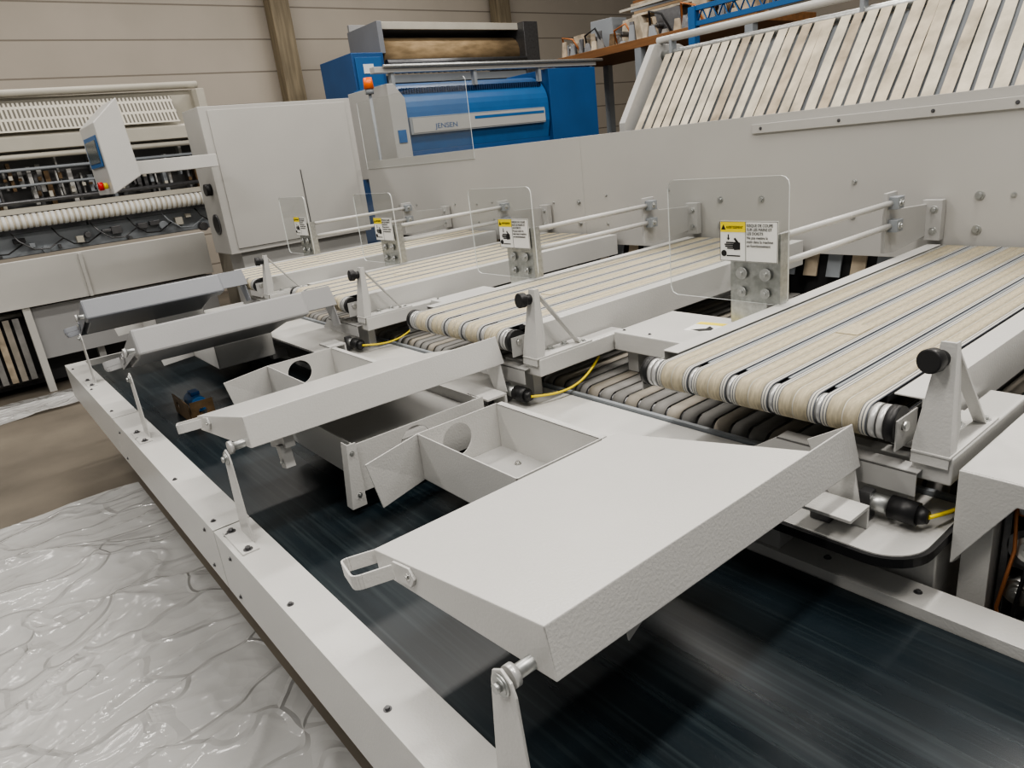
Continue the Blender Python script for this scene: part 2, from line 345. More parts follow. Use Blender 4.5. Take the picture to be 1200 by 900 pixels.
# ---------------- proximity sensors ----------------
ps=thing('proximity_sensor','black capped cylindrical sensor with yellow cable under lane nose','sensor',(-.57,1.44,.88),'sensors under the lane noses')
b=B(); b.cyl((-.66,1.42,.872),(-.605,1.422,.872),.02,GALV); b.cyl((-.605,1.422,.872),(-.55,1.425,.870),.026,BLK); b.cyl((-.55,1.425,.870),(-.53,1.426,.869),.022,BLK,r2=.014)
part(ps,'sensor_barrel',b)
b=B(); b.box(-.665,-.64,1.40,1.428,.835,.90,DSTEEL); part(ps,'mounting_clip',b)
pts=[]
for i in range(17):
    t=i/16; pts.append((-.53+.045*math.sin(t*2.6)-.03*t,1.426+.35*t,.870+.05*t-.035*math.sin(t*math.pi)))
b=B(); b.tube(pts,.0045,YEL,8); part(ps,'cable',b)
for k in(1,2,3): dup(ps,-P*k)
ps.location.x+=.028
# ---------------- covers between the lanes ----------------
for k in range(4):
    dx=-P*k
    cv=thing('cover_box','white sheet-metal cover between lanes with small hazard sticker','machine cover',(-1.53+dx,1.98,.94),'covers between the lanes')
    b=B(); b.box(-1.745+dx,-1.3+dx,1.82,2.16,.94,1.010,WH); part(cv,'cover',b,.004)
    b=B(); b.prism([(-1.53+dx,1.95,1.010),(-1.40+dx,1.97,1.010),(-1.415+dx,2.09,1.010),(-1.545+dx,2.07,1.010)],(0,0,.0015),PAPER); part(cv,'hazard_sticker',b)
    b=B(); b.prism([(-1.54+dx,2.035,1.0116),(-1.415+dx,2.055,1.0116),(-1.42+dx,2.085,1.0116),(-1.54+dx,2.066,1.0116)],(0,0,.0005),YST); part(cv,'sticker_heading',b)
    b=B(); b.prism([(-1.51+dx,1.965,1.0116),(-1.47+dx,1.96,1.0116),(-1.44+dx,1.985,1.0116),(-1.445+dx,2.01,1.0116),(-1.475+dx,2.03,1.0116),(-1.47+dx,2.0,1.0116)],(0,0,.0006),INK); part(cv,'pictogram',b)
    for sx in(-1.72,-1.6):
        b=B(); b.bolt((sx+dx,1.85,1.010),(0,0,1),.005,DSTEEL); part(cv,'screw',b)
    for sx in(-1.72,-1.38):
        b=B(); b.box(sx+dx,sx+.05+dx,1.86,2.1,.852,.94,WH2); part(cv,'stand',b,.002)
# ---------------- acrylic guards ----------------
gd=thing('lane_guard','clear acrylic finger guard on twin rods with warning label','safety guard',(-1.45,2.1,1.08),'acrylic lane guards')
gx0,gx1,gz0,gz1=-1.70,-1.22,1.095,1.515; rr=.03
pg=[(gx0+rr+rr*math.cos(math.radians(a)),gz0+rr+rr*math.sin(math.radians(a))) for a in(180,225,270)]+[(gx1-rr+rr*math.cos(math.radians(a)),gz0+rr+rr*math.sin(math.radians(a))) for a in(270,315,360)]+[(gx1-rr+rr*math.cos(math.radians(a)),gz1-rr+rr*math.sin(math.radians(a))) for a in(0,30,60,90)]+[(gx0+rr+rr*math.cos(math.radians(a)),gz1-rr+rr*math.sin(math.radians(a))) for a in(90,120,150,180)]
b=B(); b.prism([(x,2.1,z) for x,z in pg],(0,.005,0),ACR,side=ACE); part(gd,'acrylic_sheet',b)
b=B(); b.prism([(-1.44,2.107,1.013),(-1.30,2.107,1.013),(-1.30,2.107,1.097),(-1.25,2.107,1.097),(-1.25,2.107,1.33),(-1.44,2.107,1.33)],(0,.005,0),GALV); b.box(-1.255,-1.25,2.112,2.16,1.097,1.33,GALV)
for x in(-1.39,-1.30):
    for z in (1.13,1.195):
        b.cyl((x,2.099,z),(x,2.094,z),.021 if z>1.17 else .017,GALV,20); b.bolt((x,2.094,z),(0,-1,0),.009)
part(gd,'mounting_plate',b)
for z in(1.315,1.225):
    b=B(); b.cyl((-1.275,2.14,z),(-1.275,2.98,z),.0115,WH,16); part(gd,'guide_rod',b)
b=B(); b.prism([(-1.297,2.925,1.12),(-1.297,3.0,1.11),(-1.297,3.34,1.13),(-1.297,3.34,1.26),(-1.297,3.05,1.28),(-1.297,3.01,1.355),(-1.297,2.925,1.355)],(.016,0,0),WH2)
for z in(1.315,1.225): b.box(-1.30,-1.245,2.94,2.995,z-.024,z+.024,GREYP); b.bolt((-1.245,2.967,z),(1,0,0),.011)
b.box(-1.30,-1.22,3.30,3.34,1.11,1.28,WH2); b.bolt((-1.25,3.30,1.24),(0,-1,0),.012); b.bolt((-1.25,3.30,1.15),(0,-1,0),.012)
part(gd,'wall_bracket',b,.002)
b=B(); b.box(-1.475,-1.255,2.0975,2.0995,1.235,1.372,PAPER); lab=part(gd,'warning_label',b,label='white warning label with yellow heading')
b=B(); b.box(-1.472,-1.375,2.0965,2.0975,1.335,1.369,YST); sub(lab,gd,'label_heading',b)
b=B(); yy=2.0962; dv=(0,.0006,0)
b.prism([(-1.469,yy,1.343),(-1.451,yy,1.343),(-1.460,yy,1.361)],dv,INK)
b.box(-1.374,-1.373,yy,2.097,1.238,1.369,INK)
for z in(1.2365,1.3700): b.box(-1.474,-1.256,yy,2.097,z,z+.001,INK)
for x in(-1.4745,-1.2565): b.box(x,x+.001,yy,2.097,1.2365,1.371,INK)
b.prism([(-1.395,yy,1.300),(-1.395,yy,1.276),(-1.418,yy,1.274),(-1.424,yy,1.286),(-1.418,yy,1.302)],dv,INK)
for j,(l,z) in enumerate(((.030,1.297),(.036,1.2905),(.034,1.284),(.026,1.2775))): b.box(-1.42-l,-1.42,yy,2.0968,z,z+.0045,INK)
b.prism([(-1.41,yy,1.30),(-1.40,yy,1.30),(-1.414,yy,1.316),(-1.42,yy,1.312)],dv,INK)
b.prism([(-1.459+.011*math.cos(t*.5236),yy,1.262+.011*math.sin(t*.5236)) for t in range(12)],dv,INK)
b.box(-1.448,-1.395,yy,2.0968,1.252,1.256,INK)
b.prism([(-1.443,yy,1.327),(-1.439,yy,1.327),(-1.439,yy,1.314),(-1.443,yy,1.314)],dv,INK); b.prism([(-1.447,yy,1.315),(-1.435,yy,1.315),(-1.441,yy,1.307)],dv,INK)
sub(lab,gd,'pictogram',b)
RX=Matrix.Rotation(math.radians(90),3,'X')
text('AVERTISSEMENT',.0125,(-1.449,2.096,1.347),RX,INK,lab,gd.location,'heading_text',sx=.72)
text('RISQUE DE COUPE\nSUR LES MAINS ET\nLES DOIGTS\nNe pas mettre la\nmain dans la machine\nen fonctionnement',.0135,(-1.369,2.096,1.353),RX,INK,lab,gd.location,'label_text',sx=.85)
for k in(1,2,3): dup(gd,-P*k)
# ---------------- trays ----------------
W=.55
tr=thing('tilting_tray','white powder-coated tilting tray with bent handle above the belt','tray',(-1.2,.505,.95),'tilting stacking trays')
x0,y0,z0=-1.2,.505,.95; y1=1.235; yE=1.405
b=B(); b.box(x0,x0+W,y0,y1,z0-.004,z0,WH)
b.prism([(x0,y0,z0-.001),(x0+W,y0,z0-.001),(x0+W,y0,z0-.092),(x0,y0,z0-.050)],(0,.004,0),WH)
b.prism([(x0+W-.004,y0,z0-.001),(x0+W-.004,yE,z0+.001),(x0+W-.004,yE+.008,z0-.100),(x0+W-.004,y0,z0-.092)],(.004,0,0),WH)
b.prism([(x0,y0,z0-.001),(x0,y1,z0-.001),(x0,y1,z0-.048),(x0,y0,z0-.050)],(.004,0,0),WH)
b.box(x0,x0+W,y1-.004,y1,z0-.05,z0-.001,WH)
part(tr,'tray_plate',b,.002)
b=B(); b.prism([(x0+W-.10,yE-.02,z0-.035),(x0+W-.004,yE-.012,z0-.0),(x0+W-.004,yE-.012,z0-.2),(x0+W-.06,yE-.02,z0-.19)],(0,.005,0),WH)
part(tr,'end_gusset',b,.001)
b=B(); b.box(x0+.42,x0+.45,y0+.06,y1-.004,z0-.05,z0-.006,WH2); part(tr,'stiffener',b,.002)
b=B(); b.cyl((x0+.497,y0-.040,z0-.077),(x0+.497,y0+.06,z0-.077),.012,GALV); b.cyl((x0+.497,y0-.046,z0-.077),(x0+.497,y0-.034,z0-.077),.019,COLLAR); part(tr,'pivot_pin',b)
def strap(pts,wz,th,m,b):
    n=len(pts); P_=[Vector(p) for p in pts]; A=[];C=[]
    for i in range(n):
        d=(P_[min(i+1,n-1)]-P_[max(i-1,0)]).normalized(); nn=Vector((-d.y,d.x,0)).normalized()*th; A.append(P_[i]); C.append(P_[i]+nn)
    for i in range(n-1): b.prism([A[i],A[i+1],C[i+1],C[i]],(0,0,wz),m)
def bez(p,r=.018,k=5):
    out=[Vector(p[0])]
    for i in range(1,len(p)-1):
        a,c,d=Vector(p[i-1]),Vector(p[i]),Vector(p[i+1]); s=c+(a-c).normalized()*r; e=c+(d-c).normalized()*r
        for j in range(k+1):
            t=j/k; out.append(s*(1-t)**2+c*2*t*(1-t)+e*t*t)
    out.append(Vector(p[-1])); return out
b=B(); hz=z0-.036
strap(bez([(x0-.004,y0+.03,hz),(x0-.045,y0-.06,hz),(x0+.07,y0-.085,hz),(x0+.10,y0-.012,hz)],.02),.030,.005,WH,b)
b.prism([(x0+.09,y0-.006,hz-.008),(x0+.15,y0-.006,hz-.008),(x0+.17,y0-.006,hz+.012),(x0+.155,y0-.006,hz+.032),(x0+.09,y0-.006,hz+.032)],(0,.006,0),WH)
b.bolt((x0+.145,y0-.006,hz+.012),(0,-1,0),.006,STEEL)
part(tr,'handle',b,.001)
tr.rotation_euler=(0,-math.radians(10.5),0)
for k,ang,dz,dx,lb,sw in((1,13,.0,0,'white tilting tray raised almost edge-on above the belt',None),(2,23,-.015,-.04,'thick folded-metal tilting tray tipped up above belt, shade painted in grey',TG),(3,24,-.02,-.05,'folded-metal tilting tray tipped up near conveyor end, shade painted in dark grey',TG2)):  # far trays swap white for grey: shade of tipped-up undersides painted in
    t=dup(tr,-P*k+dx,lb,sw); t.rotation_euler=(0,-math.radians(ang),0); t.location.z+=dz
    o=tr.location
    if k>=2:
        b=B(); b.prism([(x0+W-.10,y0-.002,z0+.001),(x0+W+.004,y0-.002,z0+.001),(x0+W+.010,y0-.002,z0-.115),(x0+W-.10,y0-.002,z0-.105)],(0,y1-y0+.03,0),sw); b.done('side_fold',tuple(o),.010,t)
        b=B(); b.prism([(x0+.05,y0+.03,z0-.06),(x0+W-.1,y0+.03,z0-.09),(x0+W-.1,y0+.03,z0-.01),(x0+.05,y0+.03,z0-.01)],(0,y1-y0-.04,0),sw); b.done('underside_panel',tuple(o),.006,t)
    else:
        b=B(); b.box(x0+.38,x0+.52,y0+.10,y0+.13,z0-.13,z0-.03,WH2); b.box(x0+.46,x0+.5,y0+.09,y0+.12,z0-.19,z0-.12,WH2); b.bolt((x0+.48,y0+.09,z0-.17),(0,-1,0),.007); b.done('hanger_lug',tuple(o),.002,t)
b=B(); b.prism([(x0+W-.055,.70,z0-.15),(x0+W-.055,.98,z0-.03),(x0+W-.055,.70,z0-.03)],(.004,0,0),WH2); part(tr,'guide_plate',b,.001)
for k in range(4):
    b=B(); dx=-P*k; b.box(-.72+dx,-.60+dx,1.29,1.375,.878,.886,WH); b.box(-.72+dx,-.60+dx,1.367,1.375,.831,.878,WH); b.box(-.715+dx,-.67+dx,1.34,1.365,.831,.878,DSTEEL)
    solo('hinge_bracket','small white folded hinge bracket on the deck edge','bracket',(-.655+dx,1.36,.831),b,.001,'hinge brackets along the deck')
# tray support brackets on near rail
sp=thing('support_bracket','slender flat white steel strap bracket bolted to the conveyor rail','bracket',(-.69,.43,.70),'tray supports on the near rail')
b=B(); b.box(-.79,-.61,.402,.450,.70,.705,WH)
b.prism([(-.755,.448,.70),(-.655,.448,.70),(-.655,.448,.72),(-.670,.448,.95),(-.678,.448,.972),(-.70,.448,.985),(-.722,.448,.972),(-.729,.448,.95),(-.755,.448,.72)],(0,.005,0),WH)
part(sp,'upright',b,.001)
for x in(-.775,-.628):
    b=B(); b.bolt((x,.424,.705),(0,0,1),.010,DSTEEL); part(sp,'bolt',b)
b=B(); b.cyl((-.70,.448,.958),(-.70,.444,.958),.019,GALV); b.bolt((-.70,.444,.958),(0,-1,0),.011); part(sp,'pivot_bolt',b)
for k in(1,2,3): dup(sp,-P*k)
# ---------------- chute boxes and hoppers ----------------
D=-P
cb=thing('chute_box','white sheet-metal box with round port beneath a tray','machine housing',(-.9+D,1.0,.69))
b=B(); b.plate_hole((-.61+D,.78,.74),(0,1,0),(0,0,1),(-1,0,0),.5,.16,.22,.09,.058,.005,WH); part(cb,'port_panel',b,.001)
b=B(); b.box(-1.2+D,-.615+D,.80,.805,.76,.885,WH); b.box(-1.2+D,-1.195+D,.805,1.275,.74,.885,WH); b.box(-1.2+D,-.615+D,1.275,1.28,.72,.89,WH)
b.box(-1.195+D,-.615+D,.805,1.275,.845,.85,WH2)
part(cb,'box_shell',b,.001)
b=B(); b.prism([(-.605+D,.74,.70),(-.605+D,.79,.70),(-.605+D,.79,.91),(-.605+D,.76,.91)],(.005,0,0),WH); b.prism([(-.605+D,.74,.70),(-.605+D,.76,.91),(-.64+D,.76,.91),(-.64+D,.74,.70)],(0,.004,0),WH); part(cb,'corner_strip',b,.001)
for z in(.88,.74):
    b=B(); b.bolt((-.6+D,.772,z),(1,0,0),.006); part(cb,'bolt',b)
for x in(-1.15,-.72):
    b=B(); b.box(x+D,x+.06+D,1.28,1.345,.72,.76,WH2); part(cb,'mounting_tab',b,.001)
hp=thing('divider_hopper','open white sheet-metal hopper with round hole over the belt','machine housing',(-1.52,1.1,.70),'open hoppers between trays')
b=B(); b.plate_hole((-1.76,.95,.75),(0,1,0),(0,0,1),(1,0,0),.31,.155,.14,.085,.055,.004,WH)
b.prism([(-1.76,.95,.75),(-1.76,.95,.905),(-1.70,.74,.90),(-1.70,.77,.75)],(.004,.001,0),WH); part(hp,'side_panel',b,.001)
b=B(); b.box(-1.755,-1.28,.95,.954,.75,.905,WH); b.box(-1.755,-1.28,1.256,1.26,.75,.905,WH); b.box(-1.284,-1.28,.95,1.26,.75,.905,WH)
b.box(-1.755,-1.28,.95,1.26,.75,.754,WH2); b.box(-1.755,-1.28,1.256,1.28,.901,.905,WH)
part(hp,'hopper_shell',b,.001)
for (x,y) in((-1.6,1.2),(-1.45,1.2),(-1.4,1.05),(-1.65,1.02)):
    b=B(); b.bolt((x,y,.756),(0,0,1),.008,STEEL); part(hp,'bolt',b)
for x in(-1.7,-1.4):
    b=B(); b.box(x,x+.06,1.26,1.345,.71,.76,WH2); part(hp,'mounting_tab',b,.001)
for k in(1,2,3): dup(hp,-P*k)
mp_=thing('mounting_plate','rusty brown bracket with hole carrying a small blue motor','metal bracket',(-3.38,.68,.676))
b=B(); b.plate_hole((-3.50,.64,.68),(1,0,0),(0,0,1),(0,1,0),.26,.09,.07,.045,.018,.005,BRONZE); b.box(-3.50,-3.2,.645,.72,.676,.681,BRONZE)
b.plate_hole((-3.22,.645,.68),(0,1,0),(0,0,1),(1,0,0),.10,.10,.05,.05,.018,.005,BRONZE); part(mp_,'bracket_plate',b)
b=B(); b.cyl((-3.50,.72,.722),(-3.36,.72,.722),.036,BLUE2,20); b.cyl((-3.36,.72,.722),(-3.33,.72,.722),.014,STEEL,12); b.box(-3.46,-3.40,.70,.74,.757,.775,BLUE); part(mp_,'motor',b,.003)
# ---------------- partition ----------------
pa=thing('machine_partition','long pale grey sheet-metal partition with bolts behind lanes','machine panel',(-2.2,3.35,.8))
for a,c in((-6.3,-3.4),(-3.399,2.0)):
    b=B(); b.prism([(a,3.35,1.02),(a,3.35,1.70),(a,3.42,1.70),(a,3.42,1.694),(a,3.356,1.694),(a,3.356,1.02)],(c-a,0,0),PAN); part(pa,'panel',b,.001)
b=B(); b.box(-2.15,2.0,3.338,3.349,1.615,1.66,PAN); part(pa,'raised_trim',b,.002)
for x,z,r in ((-5.8,1.29,.007),(-5.5,1.29,.007),(-5.5,1.15,.007),(-4.9,1.29,.007),(-4.6,1.29,.007),(-4.6,1.15,.007),(-4.4,1.3,.007),(-4.4,1.17,.007),(-3.7,1.29,.007),(-3.45,1.29,.013),(-3.45,1.15,.013),(-3.2,1.33,.007),(-3.2,1.15,.007),(-2.7,1.35,.006),(-2.35,1.29,.013),(-2.35,1.15,.013),(-2.1,1.29,.013),(-2.1,1.15,.013),(-1.62,1.36,.009),(-1.62,1.2,.009),(-1.1,1.29,.014),(-1.1,1.15,.014),(-.98,1.29,.008),(-.85,1.29,.007),(-.85,1.15,.007)):
    b=B(); b.bolt((x,3.349,z),(0,-1,0),r,GALV); part(pa,'bolt',b)
for x in(-2.1,-1.7,-1.3,-1.0,-.7):
    b=B(); b.bolt((x,3.338,1.638),(0,-1,0),.006,DSTEEL); part(pa,'screw',b)
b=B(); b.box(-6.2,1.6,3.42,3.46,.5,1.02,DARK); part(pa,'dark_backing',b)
for i in range(46):
    x=-5.6+i*.12; b=B(); b.prism([(x,3.38,.9),(x+.07,3.38,.9),(x+.07,3.41,1.02),(x,3.41,1.02)],(0,.01,0),TAN2 if i%2 else GREYP); part(pa,'webbing_strip',b)
for x in(-6.1,-3,0,1.5):
    b=B(); b.box(x-.04,x+.04,3.47,3.52,0,1.6,WH2); part(pa,'post',b)
b=B(); b.prism([(-6.28,3.345,1.63),(-4.55,3.345,1.63),(-4.55,3.345,2.20),(-4.57,3.345,2.22),(-6.28,3.345,2.22)],(0,.005,0),ACR,side=ACE); part(pa,'acrylic_sheet',b)
# ---------------- control cabinet & panel ----------------
cab=thing('electrical_cabinet','tall pale grey sheet-metal cabinet at end of lanes','cabinet',(-6.6,2.65,0))
b=B(); b.box(-6.85,-6.4,1.95,3.34,1.06,2.28,PAN); part(cab,'body',b,.004)
b=B(); b.box(-6.8,-6.45,2.05,3.3,0,1.06,WH2); part(cab,'base',b,.004)
b=B(); b.box(-6.399,-6.39,2.02,3.28,1.1,2.25,PAN); part(cab,'door',b,.004)
b=B(); b.box(-6.39,-6.385,2.72,2.728,1.15,1.7,DSTEEL); part(cab,'seam_trim',b)
b=B(); b.cyl((-6.6,1.951,1.32),(-6.6,1.94,1.32),.09,DSTEEL,28); b.cyl((-6.6,1.94,1.32),(-6.6,1.938,1.32),.07,BLK,28); part(cab,'vent',b)
b=B(); b.cyl((-6.55,1.95,1.62),(-6.55,1.90,1.62),.05,BLK,20); part(cab,'rotary_switch',b)
cp=thing('control_panel','white operator control box with touch screen on swing arm','control panel',(-6.25,1.2,1.7))
prof=[(1.09,2.18),(1.28,2.34),(1.31,1.79),(1.10,1.68)]
b=B(); b.prism([(-6.6,y,z) for y,z in prof],(.6,0,0),WH); part(cp,'housing',b,.006)
b=B(); b.box(-6.53,-6.05,1.086,1.092,1.88,2.10,BLUE2); part(cp,'face_plate',b,.002)
b=B(); b.box(-6.49,-6.1,1.082,1.086,1.91,2.07,SCREEN); part(cp,'touch_screen',b,.002)
b=B(); b.cyl((-6.12,1.09,1.745),(-6.12,1.06,1.745),.022,YST); b.cyl((-6.12,1.06,1.745),(-6.12,1.03,1.745),.03,RED); part(cp,'emergency_stop',b)
for i,c in enumerate((BLK,GREYP,RED)):
    b=B(); b.cyl((-6.5+i*.1,1.09,1.745),(-6.5+i*.1,1.065,1.745),.018,c,16); part(cp,'push_button',b)
b=B(); b.box(-6.3,-6.2,1.30,1.955,1.80,1.90,WH); part(cp,'swing_arm',b,.004)
# ---------------- end housing ----------------
eh=thing('drive_housing','white end housing with open drive compartment and wiring','machine housing',(0,1.9,0))
b=B(); b.box(-.465,1.2,1.461,3.3,.975,.98,WH); b.prism([(-.465,1.455,.98),(1.2,1.455,.98),(1.2,1.455,.93),(-.36,1.455,.93),(-.465,1.455,.76)],(0,.005,0),WH)
b.prism([(-.465,1.461,.975),(-.465,3.3,.975),(-.465,3.3,.7),(-.465,1.75,.7),(-.465,1.461,.76)],(.004,0,0),WH)
part(eh,'top_cover',b,.002)
b=B(); b.box(-.46,-.405,1.50,1.58,.02,.93,WH); part(eh,'post',b,.002)
b=B(); b.box(.5,.6,1.5,1.58,0,.93,WH); part(eh,'post',b,.002)
b=B(); b.box(-.40,1.2,1.62,1.63,.02,.975,WH2); part(eh,'mounting_panel',b)
for i,(x,z,r,m) in enumerate(((-.345,.80,.045,DSTEEL),(-.36,.69,.03,STEEL),(-.26,.70,.05,BLK),(-.33,.58,.04,GALV),(-.37,.89,.02,RUST),(-.25,.87,.035,GALV),(-.36,.49,.025,BLK))):
    b=B(); b.cyl((x,1.62,z),(x,1.54,z),r,m,24); b.cyl((x,1.545,z),(x,1.535,z),r*.7,STEEL,20); b.bolt((x,1.535,z),(0,-1,0),r*.35); part(eh,'pulley',b)
b=B(); b.box(-.39,-.30,1.56,1.62,.735,.755,DSTEEL); b.box(-.40,-.385,1.54,1.62,.45,.92,DSTEEL); part(eh,'bracket_bar',b,.002)
for j in range(6):
    b=B(); b.tube([(-.38+.025*j,1.53,.92),(-.37+.025*j,1.52,.8-.02*j),(-.39+.03*j,1.525,.65),(-.36+.03*j,1.53,.45)],.004,[RUST,BLK,RUST,BLK,YEL,BLK][j],8); part(eh,'wire',b)
b=B(); b.box(-1.0,-.80,1.36,1.43,.70,.79,WH2)
solo('junction_box','small grey sheet-metal box beside conveyor far rail','box',(-.9,1.39,.70),b,.003)
# ---------------- feeder (behind partition) ----------------
fd=thing('spreader_feeder','inclined feeding machine with many worn tan webbing strips','laundry feeder',(-1.6,4.2,0))
ya,za,yb,zb=3.47,1.58,3.90,2.13
for i in range(52):
    x=-3.12+i*.070; b=B(); ww=random.uniform(.050,.058); sh=random.uniform(-.010,.010); s2=random.uniform(-.005,.005); n_=6
    A=[];C=[]
    for q in range(n_+1):
        t=q/n_; ax=x+s2+(sh-s2)*t; y=ya+(yb-ya)*t; z=za+(zb-za)*t
        A.append((ax+random.uniform(-.002,.002),y,z)); C.append((ax+ww+random.uniform(-.002,.002),y,z))
    b.prism(A+C[::-1],(0,-.0012,.0015),random.choice([TAN,TAN,TAN3,TAN3,TAN2]))
    part(fd,'webbing_strip',b)
b=B(); b.prism([(-3.15,ya+.02,za-.03),(.6,ya+.02,za-.03),(.6,yb+.02,zb-.03),(-3.15,yb+.02,zb-.03)],(0,.01,-.02),GREYP); part(fd,'backing_sheet',b)
b=B(); b.cyl((-3.2,yb+.03,zb+.0),(.6,yb+.03,zb+.0),.028,GALV,20); part(fd,'top_roller',b)
b=B(); b.cyl((-3.2,yb+.02,zb+.09),(.6,yb+.02,zb+.09),.022,WH,16); part(fd,'guide_bar',b)
for x in(-3.1,-1.9,-.6,.4):
    b=B(); b.box(x,x+.02,yb,yb+.05,zb-.03,zb+.10,GREYP); part(fd,'bar_clamp',b)
for x in(-3.22,.6):
    b=B(); b.prism([(x,3.53,0),(x,4.7,0),(x,4.7,2.0),(x,4.1,2.2),(x,3.85,2.2),(x,3.53,1.75)],(.05,0,0),WH2); part(fd,'side_frame',b,.004)
# ---------------- blue ironer ----------------
bi=thing('ironer','blue and white flatwork ironer with curved perforated hood','laundry machine',(-7.4,5.7,0))
b=B(); b.box(-7.9,-7.05,4.15,7.2,0,1.75,BLUE); part(bi,'body',b,.004)
hood=[(-7.0,1.95)]+[(-7.0-.35*(1-math.cos(math.radians(a))),2.15+.33*math.sin(math.radians(a))) for a in range(0,91,10)]+[(-7.9,2.48),(-7.9,1.75),(-7.05,1.75)]
b=B(); b.prism([(x,4.2,z) for x,z in hood],(0,2.2,0),BLUE2,smooth=False); part(bi,'hood',b,.003)
b=B(); b.box(-7.0,-6.97,4.32,6.3,1.92,2.10,GREYP); part(bi,'front_band',b,.003)
b=B(); b.box(-6.97,-6.965,4.35,6.3,1.935,2.085,WH2); part(bi,'band_insert',b,.003)
b=B(); b.box(-6.965,-6.962,5.2,6.28,2.03,2.06,BLUE2); part(bi,'band_stripe',b)
b=B(); b.box(-7.8,-6.98,6.42,7.25,1.0,2.54,BLUE); part(bi,'side_cabinet',b,.006)
b=B(); b.prism([(-6.97,4.1,1.5),(-6.97,4.3,1.5),(-6.97,4.3,2.3),(-6.97,4.18,2.45),(-6.97,4.1,2.45)],(-.9,0,0),WH2); part(bi,'end_cover',b,.006)
b=B(); b.box(-6.968,-6.96,4.15,4.25,1.85,1.98,BLUE2); part(bi,'panel_decal',b)
for i in range(60):
    b=B(); y=4.32+i*.034
    b.box(-7.12,-7.05,y,y+.018,2.35,2.405,BLUED); part(bi,'vent_slot',b)
b=B(); b.box(-7.1,-7.0,4.0,7.3,2.56,2.62,WH2); b.cyl((-6.98,4.1,2.62),(-6.98,7.4,2.62),.018,GALV,16); part(bi,'top_beam',b,.003)
for y in(4.2,5.3,6.3,7.2):
    b=B(); b.box(-7.08,-7.02,y,y+.04,2.4,2.56,GREYP); part(bi,'beam_post',b)
RYZ=Matrix(((0,0,1),(1,0,0),(0,1,0)))
text('JENSEN',.075,(-6.963,4.64,1.965),RYZ,BLUE,bi,bi.location,'lettering',sx=1.25)
b=B(); b.cyl((-6.6,3.68,2.32),(-6.6,3.68,2.37),.04,GREYP); b.cyl((-6.6,3.68,2.37),(-6.6,3.68,2.47),.05,ORG,r2=.042); b.cyl((-6.6,3.68,0),(-6.6,3.68,2.32),.015,GREYP)
solo('warning_beacon','orange warning beacon lamp on a slim pole','beacon lamp',(-6.6,3.68,0),b)
# ---------------- roll machine ----------------
rm=thing('roll_ironer','old blue ironer with brown padded roll','laundry machine',(-9.9,6.4,0))
b=B(); b.box(-10.4,-9.4,5.05,5.55,.0,3.12,BLUE); part(rm,'end_cabinet',b,.01)
b=B(); b.box(-9.395,-9.385,5.09,5.5,2.5,3.06,BLUE2); part(rm,'cabinet_door',b,.01)
b=B(); b.box(-9.385,-9.38,5.2,5.36,2.85,2.97,PAPER); part(rm,'nameplate',b)
b=B(); b.cyl((-9.78,5.66,3.13),(-9.78,8.2,3.13),.23,BROWN,32); part(rm,'padded_roll',b)
b=B(); b.cyl((-9.42,5.6,2.98),(-9.42,8.2,2.98),.05,DSTEEL,16); part(rm,'guide_roller',b)
for i in range(22):
    y=5.75+i*.105; b=B(); b.box(-9.48,-9.42,y,y+.05,2.84,2.91,random.choice([DSTEEL,BRONZE,GREYP])); part(rm,'clamp',b)
b=B(); b.box(-10.3,-9.5,5.6,8.2,0,2.82,DSTEEL); part(rm,'lower_frame',b)
b=B(); b.box(-9.5,-9.44,5.6,8.2,2.72,2.82,GREYP); part(rm,'ledge',b)
b=B(); b.box(-10.4,-9.6,5.6,8.3,3.48,3.54,TG2); b.box(-10.4,-10.35,5.6,8.3,3.3,3.64,TG); b.box(-9.6,-9.55,5.6,8.3,3.44,3.54,IVORY); part(rm,'hood',b,.005)
b=B(); b.box(-10.4,-9.4,8.2,8.5,0,3.54,DSTEEL); part(rm,'end_column',b,.005)
b=B(); b.box(-10.4,-9.5,5.58,5.66,3.12,3.54,TG2); part(rm,'end_column',b,.005)
